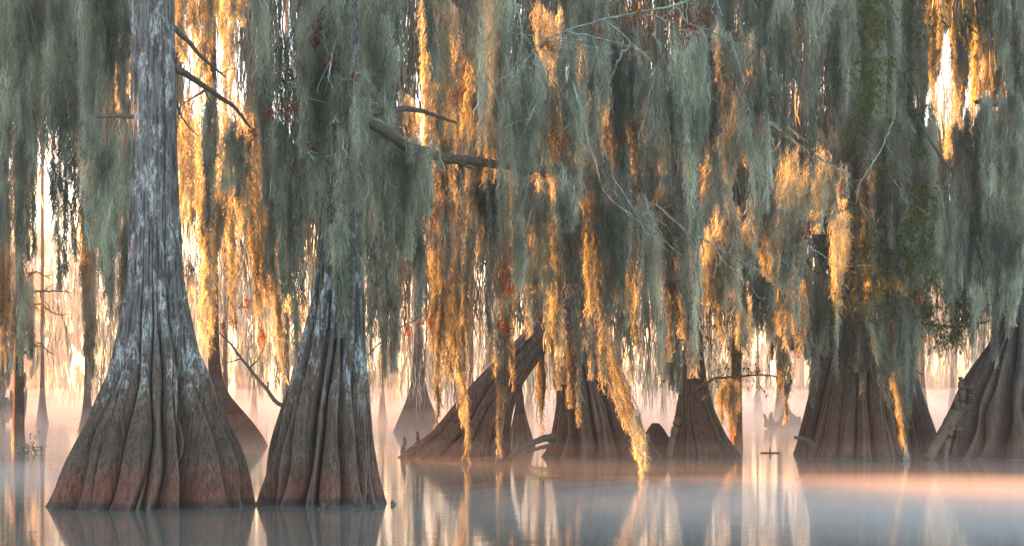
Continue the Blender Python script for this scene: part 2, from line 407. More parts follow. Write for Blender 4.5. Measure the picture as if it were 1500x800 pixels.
# stubs, knees and roots
def blob_spire(root, base, px, py0, py1, d, wpx, seed, name='knee'):
    r = np.random.default_rng(seed); z0, z1 = Z(py0, d), Z(py1, d); n = 26
    zs = np.linspace(z0, z1, n); w = wpx * d / F / 2
    path = np.stack([X(px, d) + np.cumsum(r.normal(0, 0.012, n)), np.full(n, d), zs], 1)
    v, q = tube(path, w * np.clip(np.linspace(1.25, 0.35, n) + r.normal(0, 0.10, n), 0.1, 2), 12)
    child_mesh(name, v, q, BARK2, root, base)
rt, bs = TREES['K']
for (px, a, b_, w, dd) in ((1410, 625, 552, 17, 34.3), (1421, 600, 563, 13, 34.2), (1404, 640, 578, 14, 34.2)): blob_spire(rt, bs, px, a, b_, dd, w, px)
add_branch(rt, bs, [(1400,605,34.0),(1386,628,33.9),(1370,650,33.8),(1360,672,33.7)], 0.17, 0.12, BARK2, 16, 0.01, name='root')
add_branch(rt, bs, [(1395,625,33.8),(1388,650,33.7),(1384,674,33.6)], 0.10, 0.06, BARK2, 12, 0.01, name='root')
rt, bs = TREES['D']
for (px, a, b_, w, dd) in ((592, 672, 640, 9, 34.0), (608, 660, 632, 7, 34.0)): blob_spire(rt, bs, px, a, b_, dd, w, px)
rt, bs = TREES['B']
for (px, a, b_, w, dd) in ((573, 750, 733, 9, 20.0), (556, 750, 738, 14, 19.5), (470, 752, 738, 16, 19.2), (520, 752, 741, 13, 19.2)): blob_spire(rt, bs, px, a, b_, dd, w, px)
rt, bs = TREES['H']
add_branch(rt, bs, [(1192,655,34.0),(1180,642,33.9),(1164,641,33.8)], 0.09, 0.04, TWIG, 12, 0.01, name='root')
rt, bs = TREES['E']
add_branch(rt, bs, [(812,640,34.4),(795,642,34.0),(775,652,33.6),(757,663,33.3),(745,670,33.2)], 0.10, 0.04, TWIG, 20, 0.015, 2)
add_branch(rt, bs, [(806,652,34.4),(790,655,34.1),(770,664,33.8)], 0.06, 0.03, TWIG, 12, 0.012)
rt, bs = TREES['F']
add_branch(rt, bs, [(993,612,35.2),(984,640,35.0),(980,668,34.9)], 0.10, 0.07, BARK2, 12, 0.01, name='root')

# dark branches of the front trees
rt, bs = TREES['A']
add_branch(rt, bs, [(250,36,20.0),(270,55,20.2),(292,82,20.5),(331,114,21.0)], 0.045, 0.012, TWIG, 24, 0.004, 1)
add_branch(rt, bs, [(248,96,20.0),(272,108,20.3),(300,127,20.8),(345,158,21.4),(366,186,21.8)], 0.055, 0.02, TWIG, 26, 0.005, 2)
add_branch(rt, bs, [(200,171,19.9),(165,170,19.8),(141,171,19.8)], 0.035, 0.02, TWIG, 14, 0.003)
add_branch(rt, bs, [(252,130,20.0),(262,165,20.2),(275,185,20.4),(292,200,20.6)], 0.02, 0.006, TWIG, 16, 0.005)
rt, bs = TREES['B']
add_branch(rt, bs, [(505,150,20.4),(545,165,20.9),(590,160,21.6),(625,164,22.4),(668,180,23.0)], 0.075, 0.02, TWIG, 30, 0.006, 1)
add_branch(rt, bs, [(505,150,20.5),(560,190,20.9),(605,222,21.4),(650,229,22.0),(700,232,22.6),(760,243,23.2),(830,262,23.8),(900,288,24.5),(960,305,25),(1030,319,25.6)], 0.10, 0.035, TWIG, 60, 0.012, 6)
add_branch(rt, bs, [(425,600,20.4),(405,589,20.6),(370,545,21.0),(340,506,21.4),(322,488,21.7)], 0.035, 0.012, TWIG, 24, 0.005, 3)
add_branch(rt, bs, [(540,520,20.6),(570,490,21.2),(590,478,21.6),(622,460,22)], 0.012, 0.008, TWIG, 14, 0.004)
rt, bs = TREES['H']
add_branch(rt, bs, [(1262,470,34),(1300,515,33.6),(1330,525,33.2),(1352,550,33)], 0.05, 0.02, TWIG, 20, 0.01, 1)
add_branch(rt, bs, [(1275,400,34),(1330,470,33.4),(1400,480,33),(1450,470,32.6)], 0.05, 0.015, TWIG, 26, 0.01, 3)
rt, bs = TREES['K']
add_branch(rt, bs, [(1500,150,34.5),(1470,150,34),(1440,146,33.6),(1430,150,33.4)], 0.16, 0.05, TWIG, 18, 0.01)
add_branch(rt, bs, [(1490,420,34.5),(1440,400,34),(1400,270,33.6),(1365,215,33.3),(1335,150,33)], 0.06, 0.02, TWIG, 30, 0.01, 3)

# lichen-pale boughs reaching into view from trees above the frame
def lichen_bough(label, main, others, r0):
    p0 = P(*main[0]); root = empty('lichen_branch', p0, label, 'branch', 'pale lichened branches among the moss')
    add_branch(root, p0, main, r0 * .7, r0 * 0.2, LICHEN, 46, 0.009, 6, name='limb')
    for o in others: add_branch(root, p0, o, r0 * 0.36, 0.003, LICHEN, 24, 0.010, 3, name='twig')
    return root, p0
boughs = {}
boughs['top'] = lichen_bough('twiggy pale bough crossing the top centre above tan moss', [(1150,-40,18.8),(1060,-20,18.9),(990,10,19),(930,18,19.1),(880,28,19.2),(830,45,19.2),(790,68,19.3),(765,100,19.3),(740,125,19.4)],
    [[(880,28,19.2),(905,45,19.1),(922,60,19),(958,95,18.9),(958,125,18.9),(945,150,18.9)], [(990,10,19),(1010,30,18.9),(1050,45,18.8),(1080,62,18.8),(1110,75,18.7)],
     [(830,45,19.2),(880,55,19),(930,68,18.9),(950,90,18.9)], [(940,18,19.1),(975,25,19),(1005,40,19),(1020,70,18.9)], [(790,68,19.3),(830,55,19.2),(870,52,19.1)],
     [(990,10,19),(965,30,19.1),(960,50,19.1),(968,70,19)], [(925,62,19),(910,85,19),(900,98,19)], [(1060,-20,18.9),(1040,10,18.8),(1055,35,18.7)]], 0.030)
boughs['vert'] = lichen_bough('pale forked bough dropping straight down near the top centre', [(748,-40,19.5),(753,0,19.5),(757,30,19.5),(759,60,19.4),(756,90,19.4),(750,118,19.3)],
    [[(757,30,19.5),(772,62,19.4),(780,78,19.4)], [(740,8,19.5),(722,20,19.5),(712,50,19.4),(706,75,19.4)], [(716,115,19.4),(722,135,19.4),(735,152,19.3)], [(787,150,19.4),(775,180,19.3),(767,200,19.3)]], 0.022)
boughs['mid'] = lichen_bough('long pale bough slanting down through the centre moss toward the cone-footed cypress', [(838,120,21.5),(858,190,21.4),(872,235,21.3),(882,282,21.2),(915,308,21),(945,330,20.9),(1000,374,20.8)],
    [[(915,308,21),(928,330,21),(937,355,21)], [(880,200,21.4),(905,262,21.2),(925,290,21.1),(945,335,21),(951,360,21)], [(940,310,21.1),(975,330,21),(985,336,20.9)]], 0.026)
boughs['low'] = lichen_bough('thin pale bough ending over the pale gap right of centre', [(960,300,22),(1010,340,22),(1045,362,22),(1090,390,22),(1120,408,21.9),(1160,440,21.8)],
    [[(1045,362,22),(1065,395,22),(1100,420,22),(1118,440,22)], [(1090,390,22),(1108,372,22),(1125,360,22)], [(1185,360,22),(1215,380,22),(1235,398,22),(1245,425,22)]], 0.026)
boughs['right'] = lichen_bough('moss-bearded pale bough pointing at the tall glowing strip of orange moss', [(1085,150,23),(1120,178,23),(1150,200,23),(1175,220,23),(1205,235,23),(1243,254,23)],
    [[(1120,178,23),(1160,190,23),(1190,210,23)], [(1243,254,23),(1243,275,23)]], 0.045)
boughs['far'] = lichen_bough('thin pale bough beside the dark green sprays of the massive cypress', [(1310,170,30),(1290,225,29.8),(1268,255,29.6),(1253,280,29.5)],
    [[(1253,280,29.5),(1265,310,29.5),(1275,335,29.4)], [(1310,262,30),(1330,300,30)]], 0.03)
boughs['left'] = lichen_bough('pale curved twigs in front of the second front cypress', [(500,40,19.3),(482,108,19.2),(495,140,19.2),(520,160,19.2),(545,172,19.1),(582,186,19.1)],
    [[(430,205,19.2),(460,230,19.1),(490,228,19.1)], [(440,215,19.2),(470,225,19.2)], [(375,40,19.4),(385,100,19.3),(400,140,19.2)], [(420,120,19.2),(436,130,19.1),(450,124,19.1)], [(510,30,19.3),(513,48,19.3)]], 0.020)

# autumn leaf sprays and green needles
def sprays(root, base, spots, size, mat, name, n=110):
    for (px, py, d, rpx) in spots:
        v, q = needle_cloud([P(px, py, d)], [rpx * d / F * 0.85], [int(n * 2.2 * (rpx / 14) ** 1.3) + 40], size * 0.85, 1.5, 1.2)
        child_mesh(name, v, q, mat, root, base)
sprays(*boughs['left'], [(440,95,19.2,18),(470,30,19.3,18),(490,88,19.2,14),(505,210,19.1,13),(503,240,19.1,10),(395,160,19.2,10),(455,208,19.2,9),(462,50,19.3,12),(520,108,19.2,9),(430,150,19.2,9)], 0.045, RUST, 'leaves')
sprays(*boughs['top'], [(935,10,19,15),(870,40,19.2,12),(800,58,19.2,8),(1010,35,19,20),(985,20,19,12),(920,28,19,8),(1030,15,19,14)], 0.04, RUST, 'leaves')
sprays(*boughs['mid'], [(960,165,21.6,12),(982,180,21.6,10),(816,200,21.6,12),(955,178,21.6,8)], 0.045, RUST, 'leaves')
sprays(*boughs['right'], [(1115,180,22.8,10),(1110,140,22.8,9),(1180,330,23,14)], 0.045, RUST, 'leaves')
rt, bs = TREES['B']
sprays(rt, bs, [(575,505,26,8),(598,475,26,8),(625,465,26,7),(670,130,23,9)], 0.05, RUST, 'leaves')
rt, bs = TREES['A']
sprays(rt, bs, [(330,470,26,11),(360,440,26,11),(385,490,26,8),(366,190,22,9),(278,388,23.5,8),(342,600,24,7)], 0.05, RUST, 'leaves')
rt, bs = TREES['D']
sprays(rt, bs, [(735,392,29.5,14),(750,420,29.5,10),(735,470,29.5,10),(790,370,29.8,12),(805,440,29.8,9)], 0.07, RUST, 'leaves')
rt, bs = TREES['H']
g = []
for _ in range(120):
    g.append((rng.normal(1288, 30), rng.uniform(-30, 470), rng.uniform(31.8, 33.4), rng.uniform(14, 30)))
for _ in range(16): g.append((rng.uniform(1320, 1440), rng.uniform(430, 500), rng.uniform(32.3, 33.2), rng.uniform(12, 24)))
for _ in range(10): g.append((rng.uniform(1180, 1225), rng.uniform(380, 460), rng.uniform(32.3, 33.2), rng.uniform(12, 20)))
for _ in range(34): g.append((rng.normal(1310, 40), rng.normal(365, 60), rng.uniform(30.2, 31.4), rng.uniform(9, 18)))
for _ in range(24): g.append((rng.normal(1275, 18), rng.uniform(-20, 260), rng.uniform(30, 30.8), rng.uniform(9, 18)))
v, q = needle_cloud([P(a, b, c) for a, b, c, _ in g], [r * 33 / F for *_, r in g], [150] * len(g), 0.085, 1.1, 0.9)
child_mesh('foliage', v, q, NEEDLE, rt, bs)
sprays(rt, bs, [(1320,215,31.5,14),(1262,400,31.5,12),(1300,330,31.5,14),(1345,430,32,14),(1275,230,31.6,10)], 0.07, RUST, 'leaves')
rt, bs = TREES['F']
g = [(rng.uniform(990, 1110), rng.uniform(430, 560), rng.uniform(33.6, 34.8), rng.uniform(12, 24)) for _ in range(34)]
v, q = needle_cloud([P(a, b, c) for a, b, c, _ in g], [r * 34 / F for *_, r in g], [110] * len(g), 0.08, 0.8, 0.4)
child_mesh('foliage', v, q, NEEDLE, rt, bs)
add_branch(rt, bs, [(1020,570,35.2),(1050,555,35),(1090,552,34.8),(1130,548,34.6),(1160,560,34.4)], 0.04, 0.012, TWIG, 22, 0.012, 5)
rt, bs = TREES['L']
for pts in ([(26,440,43.5),(60,448,43),(95,462,42.6)], [(26,430,43.5),(70,425,43),(105,430,42.6)], [(28,520,43.5),(60,505,43),(80,520,43)], [(26,410,43.5),(50,400,43),(75,410,43)]):
    add_branch(rt, bs, pts, 0.05, 0.012, TWIG, 20, 0.02, 5)

# crowns above the frame
for key, (h0, h1, sp, n) in {'A': (9.2, 12, 3.0, 16), 'B': (9.2, 12, 3.0, 16), 'D': (12.2, 15, 3.0, 22), 'E': (12.2, 16, 3.2, 26), 'H': (12.5, 16, 3.0, 26), 'K': (11.5, 15.5, 3.4, 26), 'F': (12.5, 15.5, 2.4, 16)}.items():
    r_, b_ = TREES[key]; crown(r_, b_, h0, h1, sp, n)

# ------------------------------------------------------------------ moss table: (top x, bottom x, top y, bottom y, width, distance, shape, lit?, label)
G_GREY, G_LIT = 'grey green moss curtains', 'sunlit orange moss'
M = [
 # left of the largest tree
 (12, 8, -40, 400, 70, 24.2, 'c', 0, 'grey green moss curtain at the left edge of the photo'),
 (62, 66, -40, 215, 60, 24.0, 'c', 0, 'short dark moss curtain ending above the brightest pale gap on the left'),
 (112, 114, -40, 330, 60, 23.6, 'c', 0, 'wide dark moss curtain right of the pale left gap'),
 (156, 154, -40, 175, 66, 23.0, 'c', 0, 'dark moss curtain ending at the short broken branch beside the largest trunk'),
 (160, 152, 168, 475, 62, 22.6, 'r', 0, 'long olive moss curtain hanging under the short broken branch'),
 (34, 36, 150, 455, 20, 25.0, 's', 0, 'narrow moss streamer over the leftmost slim trunk'),
 (88, 90, 250, 420, 14, 24.5, 's', 0, 'thin moss streamer crossing the pale left gap'),
 (128, 132, 300, 560, 18, 40.0, 's', 0, 'faint olive streamer reaching low beside the foot of the largest tree'),
 (2, 4, 300, 530, 16, 38.0, 's', 1, 'orange strip of moss right at the left edge'),
 (24, 24, 400, 520, 46, 42.6, 'c', 0, 'blue grey moss clump on the leftmost slim trunk'),
 (180, 178, 45, 168, 14, 34.0, 's', 1, 'small orange streak just left of the largest trunk'),
 (140, 142, 215, 292, 20, 34.0, 's', 1, 'small rusty orange patch in the olive curtain left of the largest trunk'),
 # between the two front trunks
 (283, 284, -40, 120, 40, 35.0, 'c', 2, 'bright orange moss at the top just right of the largest trunk'),
 (330, 332, -40, 150, 46, 35.5, 'm', 2, 'orange moss above the crossing dark branches'),
 (278, 280, 180, 330, 26, 35.2, 's', 2, 'pale orange moss close against the right side of the largest trunk'),
 (306, 306, 120, 290, 18, 22.5, 's', 0, 'dark streamer hanging from the lower dark branch'),
 (344, 342, 180, 275, 24, 23.0, 'c', 0, 'brown shaded moss bundle under the tip of the lower dark branch'),
 (318, 302, 150, 475, 74, 27.0, 'm', 2, 'broad golden orange moss bunch right of the largest trunk'),
 (312, 308, 250, 497, 24, 27.2, 'p', 2, 'golden moss tail reaching lowest in the bunch beside the largest trunk'),
 (342, 340, 200, 440, 30, 27.7, 'p', 2, 'narrow golden moss tail between the two broad golden bunches'),
 (370, 388, 190, 505, 52, 28.9, 'p', 2, 'brightest golden moss curtain left of the second front trunk'),
 (396, 416, 330, 520, 26, 29.4, 'p', 2, 'golden tail with pale tip nearest the second front trunk'),
 (432, 440, 430, 490, 30, 30.0, 'm', 1, 'small peach moss fringe against the edge of the second front trunk'),
 # over the second trunk
 (382, 402, -40, 420, 20, 21.0, 's', 0, 'long grey green streamer edging the golden curtains'),
 (412, 424, 150, 470, 32, 20.6, 'r', 0, 'grey green moss curtain overlapping the edge of the second front trunk'),
 (440, 446, 40, 410, 62, 19.6, 'c', 0, 'thick grey green moss curtain with red leaves left of the second trunk'),
 (480, 478, -40, 340, 60, 19.3, 'c', 0, 'thick grey green curtain covering the upper second trunk'),
 (512, 506, 120, 380, 46, 19.0, 'm', 0, 'bright grey green moss in front of the second trunk'),
 (498, 500, 300, 478, 26, 18.9, 'p', 0, 'pointed tail of moss hanging lowest on the second trunk'),
 (548, 546, -40, 330, 54, 21.2, 'c', 0, 'dark green moss curtain right of the upper second trunk'),
 (580, 572, 180, 450, 56, 21.8, 'c', 0, 'dark green curtain below the mossy limb beside the second trunk'),
 (608, 612, 225, 470, 40, 22.6, 'm', 0, 'grey curtain hanging under the thick start of the dark limb'),
 (527, 528, 60, 372, 26, 19.7, 'm', 0, 'dark grey moss along the shaded right edge of the second trunk'),
 (570, 572, 400, 560, 22, 24.0, 's', 0, 'thin grey strand among red leaves right of the second trunk'),
 (582, 584, -40, 48, 34, 18.6, 'm', 0, 'short fluffy pale moss fringe at the top edge right of the second trunk'),
 (628, 634, -40, 95, 12, 18.8, 's', 0, 'thin pale twisted strand hanging from the top edge'),
 (645, 646, -40, 330, 44, 23.4, 'c', 0, 'grey green curtain above the dark curved branch tip'),
 # centre-left orange
 (690, 690, 20, 130, 22, 31.0, 's', 1, 'small orange streak high above the dark limb'),
 (600, 602, 130, 200, 22, 31.0, 's', 1, 'small orange patch above the start of the dark limb'),
 (648, 644, 250, 420, 30, 30.6, 's', 2, 'orange streak just under the dark limb above the long golden tail'),
 (648, 640, 330, 580, 22, 30.2, 's', 2, 'golden tail left of the longest peach tail'),
 (662, 684, 300, 672, 42, 31.5, 'p', 2, 'longest peach moss tail, nearly touching the water before the leaning foot'),
 (656, 664, 290, 540, 30, 30.9, 's', 2, 'golden moss between the two long central tails'),
 (738, 742, 240, 400, 40, 31.8, 's', 2, 'amber moss above the dark red leaves left of the leaning trunk'),
 (738, 750, 340, 545, 40, 32.0, 'p', 2, 'amber moss with dark red leaves hanging left of the leaning trunk'),
 (735, 735, 440, 616, 18, 31.0, 's', 1, 'thin golden strand dangling in front of the leaning trunk'),
 (778, 782, 360, 470, 14, 30.5, 's', 1, 'short amber strand above the upper leaning trunk'),
 (815, 817, 430, 560, 18, 31.5, 's', 1, 'thin golden strand between the leaning trunk and the broad dark cypress'),
 (790, 792, 400, 625, 34, 43.0, 'm', 2, 'orange moss glowing low in the gap under the leaning trunk'),
 (700, 700, -40, 500, 46, 24.4, 'c', 0, 'grey curtain between the long peach tail and the amber moss'),
 (726, 724, -40, 250, 40, 22.6, 'c', 0, 'grey green curtain behind the pale forked bough'),
 (762, 758, 100, 420, 46, 21.6, 'm', 0, 'pale grey moss hanging below the pale forked bough'),
 (796, 800, 270, 480, 44, 24.8, 'c', 0, 'grey green curtain above the leaning trunk'),
 # centre
 (803, 802, 15, 100, 34, 29.0, 's', 2, 'vivid orange moss behind the crossing pale twigs'),
 (800, 808, 90, 270, 40, 22.6, 's', 1, 'tan orange moss under the crossing pale twigs'),
 (840, 848, 70, 250, 36, 22.4, 's', 1, 'peach moss right of the vivid orange patch'),
 (830, 836, 250, 335, 40, 20.2, 'p', 0, 'fluffy grey tan moss ending in one tail at the centre'),
 (862, 866, -40, 260, 46, 23.6, 'c', 0, 'grey green moss curtain behind the peach moss'),
 (838, 846, 200, 470, 50, 23.8, 'c', 0, 'grey green curtain hanging before the broad dark cypress'),
 (890, 894, 230, 500, 54, 23.2, 'c', 0, 'thick grey green curtain beside the dark hollow at the centre'),
 (905, 912, 40, 300, 54, 25.5, 'c', 0, 'dark green curtain right of the centre'),
 (935, 942, 300, 525, 50, 24.0, 'c', 0, 'broad grey curtain hanging lowest beside the strongest orange strand'),
 (965, 972, 110, 280, 62, 21.0, 'm', 0, 'fluffy tan moss cluster with dark red leaves'),
 (930, 936, 60, 200, 20, 29.0, 's', 1, 'orange streak left of the fluffy tan cluster'),
 (985, 1000, 280, 520, 40, 25.0, 'c', 0, 'grey moss curtain above the cone-footed cypress'),
 (1012, 1018, 40, 470, 40, 20.8, 'm', 0, 'long pale blue grey moss curtain right of the tan cluster'),
 (998, 1005, 370, 508, 34, 27.0, 'p', 2, 'peach orange moss over the top of the cone-footed cypress'),
 (985, 985, 440, 570, 24, 30.0, 's', 0, 'blue grey streamer left of the cone-footed cypress'),
 (880, 938, 470, 640, 22, 26.5, 's', 1, 'slanting upper half of the strongest orange strand'),
 (932, 942, 590, 688, 16, 26.2, 's', 2, 'tip of the strongest orange strand touching the water'),
 (862, 866, 430, 545, 16, 28.5, 'm', 1, 'short orange fringe on the broad dark cypress'),
 (838, 846, 440, 620, 16, 30.0, 's', 0, 'thin grey strand down the front of the broad dark cypress'),
 (1046, 1046, -40, 330, 46, 24.6, 'c', 0, 'olive brown moss curtain behind the pale blue grey one'),
 (1070, 1072, 60, 350, 40, 21.8, 'm', 0, 'pale tan grey moss curtain above the thin pole-like cypress'),
 (1056, 1060, 300, 470, 50, 27.0, 'c', 0, 'dull olive moss hanging over the trunk of the cone-footed cypress'),
 (1090, 1092, 430, 512, 26, 32.0, 's', 1, 'orange moss on the upper part of the thin pole-like cypress'),
 (1068, 1072, 560, 632, 32, 39.2, 'm', 2, 'bright orange moss halfway down the thin pole-like cypress'),
 (1170, 1172, 415, 505, 22, 31.0, 's', 1, 'orange moss left of the tall glowing strip'),
 (1112, 1112, -40, 300, 46, 24.2, 'c', 0, 'grey green curtain above the moss-bearded pale bough'),
 (1105, 1106, 80, 420, 38, 21.4, 'm', 0, 'pale grey moss left of the moss-bearded bough'),
 (1150, 1148, -40, 190, 34, 22.2, 'm', 0, 'grey moss hanging over the start of the moss-bearded bough'),
 (1188, 1188, -40, 225, 44, 21.2, 'm', 0, 'pale blue grey moss hanging from the top edge toward the moss-bearded bough'),
 (1228, 1228, -40, 150, 40, 22.0, 'm', 0, 'grey moss at the top edge left of the dark green sprays'),
 (1180, 1168, 215, 400, 60, 23.2, 'l', 0, 'mossy beard hanging from the moss-bearded bough'),
 (1222, 1216, 245, 320, 40, 23.4, 'l', 0, 'short beard under the tip of the moss-bearded bough'),
 (1140, 1140, 260, 480, 50, 26.0, 'c', 0, 'grey green curtain left of the tall glowing strip'),
 (1110, 1112, 330, 480, 44, 28.5, 'c', 0, 'dull green curtain right of the thin pole-like cypress'),
 (1148, 1150, 440, 600, 36, 33.6, 'm', 0, 'green grey streamers hanging low left of the massive cypress'),
 (1195, 1190, 400, 560, 36, 32.2, 's', 0, 'long olive moss beside the left flank of the massive cypress'),
 (1232, 1224, 275, 505, 28, 31.0, 'p', 1, 'tall glowing strip of orange moss left of the massive cypress'),
 # right
 (1250, 1248, -40, 250, 44, 31.4, 'm', 0, 'green grey moss at the top edge over the massive cypress trunk'),
 (1290, 1292, -60, 210, 50, 31.2, 'c', 0, 'dark green moss among the sprays high on the massive cypress'),
 (1262, 1266, 150, 430, 44, 31.3, 'm', 0, 'green grey moss halfway up the massive cypress trunk'),
 (1300, 1298, 170, 420, 50, 31.0, 'c', 0, 'wide dark moss in the middle of the green sprays'),
 (622, 624, 196, 290, 40, 21.0, 'm', 0, 'short moss draped over the thick start of the dark limb'),
 (1215, 1215, 300, 470, 30, 34.0, 'c', 0, 'dark moss behind the tall glowing strip'),
 (1262, 1262, -40, 330, 60, 34.4, 'c', 0, 'dark moss behind the green sprays of the massive cypress'),
 (1318, 1316, -40, 380, 60, 34.2, 'c', 0, 'dark grey green curtain right of the green sprays'),
 (1270, 1262, 430, 560, 24, 32.8, 's', 1, 'tan thread of moss on the left front of the massive cypress'),
 (1284, 1318, 440, 640, 34, 32.6, 'r', 1, 'olive gold moss trailing down the front of the massive cypress'),
 (1330, 1328, 360, 625, 30, 32.4, 's', 0, 'teal grey curtain hiding the gap right of the massive cypress'),
 (1300, 1302, 330, 480, 50, 32.9, 'c', 0, 'green grey moss over the upper trunk of the massive cypress'),
 (1350, 1350, 160, 420, 34, 35.5, 'c', 0, 'grey curtain between the two right orange patches and the green sprays'),
 (1392, 1388, 280, 440, 44, 33.0, 'c', 0, 'dark teal curtain under the pale wedge on the right'),
 (1425, 1422, 170, 470, 50, 33.4, 'c', 0, 'dark curtain left of the rightmost trunk'),
 (1468, 1470, 145, 420, 60, 32.8, 'c', 0, 'very dark moss curtain on the rightmost trunk'),
 (1492, 1490, -40, 160, 50, 33.0, 'c', 0, 'darkest moss in the top right corner'),
 (1480, 1476, 330, 520, 46, 32.2, 'l', 0, 'grey twiggy moss above the foot of the rightmost cypress'),
 (1434, 1424, 415, 487, 24, 32.0, 'm', 1, 'small orange moss tuft left of the rightmost trunk'),
 (1350, 1350, 20, 180, 20, 37.0, 's', 1, 'narrow orange streak left of the bright top right patch'),
 (1405, 1404, -40, 165, 70, 38.0, 'm', 2, 'large glowing orange curtain near the top right'),
 (1450, 1450, -40, 150, 40, 38.6, 'c', 2, 'glowing orange curtain next to the darkest corner moss'),
 (1368, 1368, -40, 140, 26, 38.3, 's', 2, 'orange moss strip between the narrow streak and the large glowing curtain'),
 (1428, 1427, -40, 160, 34, 39.2, 'm', 2, 'glowing orange moss filling the middle of the bright top right patch'),
 (1404, 1404, 185, 255, 46, 37.5, 'm', 2, 'orange fringe above the pale wedge on the right'),
 (1345, 1346, 440, 570, 40, 46.0, 'm', 1, 'pale peach moss seen in the gap left of the rightmost cypress'),
]
LIT = []
for (xt, xb, t, b, w, d, sh, lit, label) in M:
    moss_object('spanish_moss', xt, xb, t, b, w, d, sh, label, group=G_LIT if lit else G_GREY, lit=lit)
    if lit:
        n = 14
        for i in range(n + 1):
            f = i / n
            LIT.append((P(xt + (xb - xt) * f, t + (b - t) * f, d), max(w * d / F * 0.5 * (1 - 0.4 * f), 0.15) + (0.28 if lit == 2 else 0)))
# warm light also reaches the sides of the slim trunks
for py in range(380, 660, 20): LIT.append((P(20, py, 43.5), 0.25))
for py in range(430, 660, 20): LIT.append((P(1072, py, 40), 0.25))

# ------------------------------------------------------------------ background: misty trees, hanging moss, far woods
far = [(-60, 62), (62, 70), (128, 58), (180, 82), (330, 66), (372, 90), (420, 60), (560, 75), (605, 95), (690, 64), (775, 85), (905, 70), (972, 92), (1040, 62), (1110, 105), (1142, 78), (1200, 66), (1352, 72), (1395, 95), (1440, 64), (1530, 80)]
def far_label(i, px, d):
    where = ['off the left edge', 'in the pale gap at the left', 'just left of the largest tree', 'behind the left flank of the largest tree', 'behind the golden moss bunch', 'behind the brightest golden curtain',
             'behind the second front trunk', 'right of the second front trunk', 'behind the red leaves', 'behind the longest peach tail', 'under the leaning trunk', 'behind the broad dark cypress', 'left of the cone-footed cypress',
             'behind the cone-footed cypress', 'in the bright gap right of the thin pole-like cypress', 'above the floating log', 'behind the massive cypress', 'in the gap left of the rightmost cypress', 'beside the rightmost cypress',
             'behind the rightmost cypress', 'beyond the right edge'][i]
    return 'hazy distant cypress ' + where
for i, (px, d) in enumerate(far):
    wb, wt = rng.uniform(22, 40) * 50 / d, rng.uniform(5, 9) * 50 / d
    yb = 575 + CAMZ * F / d; h = [(yb, wb), (yb - 15, wb * .75), (yb - 35, wb * .45), (yb - 70, wt * 1.15), (300, wt), (-60, wt * .8)]
    if d > 80: h[-1] = (60, wt * .8)
    tree('far%d' % i, [(y, px - w / 2, px + w / 2) for y, w in h], d, 200 + i, far_label(i, px, d), BARK2, 'hazy distant cypress trees', nflute=7, amp=0.12, nth=48, nz=50)

def drape(n, ylo, yhi, zlo, zhi, wmin, wmax, lmin, lmax, accept=None, cl=14, half=0.42):
    nc = max(1, n // cl)
    y = rng.uniform(ylo, yhi, nc); x = rng.uniform(-half, half, nc) * y * 1.05; z = rng.uniform(zlo, zhi, nc)
    if accept is not None:
        px = x / y * F + 750; py = 575 - (z - CAMZ) / y * F
        ok = accept(px, py, y); x, y, z = x[ok], y[ok], z[ok]
    k = np.repeat(np.arange(len(x)), cl); N = len(k); Pn = 7
    u = np.linspace(0, 1, Pn); ln = rng.uniform(lmin, lmax, N)
    p = np.zeros((N, Pn, 3))
    p[..., 0] = (x[k] + rng.normal(0, 0.2, N))[:, None] + rng.normal(0, 0.035, (N, Pn)).cumsum(1) + rng.normal(0, 0.10, N)[:, None] * u[None]
    p[..., 1] = (y[k] + rng.normal(0, 0.16, N))[:, None] + rng.normal(0, 0.012, (N, Pn)).cumsum(1)
    p[..., 2] = np.maximum((z[k] + rng.uniform(-.5, .5, N))[:, None] - ln[:, None] * u[None], 0.25)
    wd = rng.uniform(wmin, wmax, N)[:, None] * (1 - 0.8 * np.abs(u * 2 - 1)[None] ** 2.5)
    return ribbons(p, wd, rng.uniform(0, 6.28, N)[:, None] + rng.normal(0, 0.3, (N, Pn)).cumsum(1))
def corridor_free(x, y, z):
    pts = np.stack([x, y, z], 1); pu, pv, ph = pts @ U, pts @ V, pts @ S
    ok = np.ones(len(x), bool)
    for p, r in LIT: ok &= ~((np.abs(pu - p @ U) < r * 0.9 + 0.3) & (np.abs(pv - p @ V) < 1.1) & (ph > p @ S + 0.2))
    return ok
def gaps(px, py, y):
    k = corridor_free((px - 750) * y / F, y, CAMZ + (575 - py) * y / F)
    for (x0, x1, y0, y1, keep) in ((50, 112, 110, 420, 0.10), (0, 130, 430, 640, 0.12), (1335, 1362, 40, 190, 0.15), (1385, 1420, 200, 300, 0.05), (590, 625, 60, 200, 0.15), (1085, 1190, 470, 660, 0.10), (395, 425, 60, 220, 0.25),
                                   (1335, 1420, 500, 660, 0.25), (740, 800, 560, 660, 0.3), (300, 460, 520, 660, 0.25)):
        ins = (px > x0) & (px < x1) & (py > y0) & (py < y1); k &= ~ins | (rng.uniform(0, 1, len(px)) < keep)
    return k
v, q = join([drape(40000, 47, 75, 2.2, 16, 0.02, 0.06, 0.5, 1.7, gaps), drape(22000, 75, 115, 2.0, 17, 0.04, 0.12, 0.7, 2.1, gaps)])
o = link('distant_moss', mesh_from('distant_moss', v, q), MOSS); o['kind'] = 'stuff'; o['label'] = 'hazy mass of moss hanging in the distant trees'
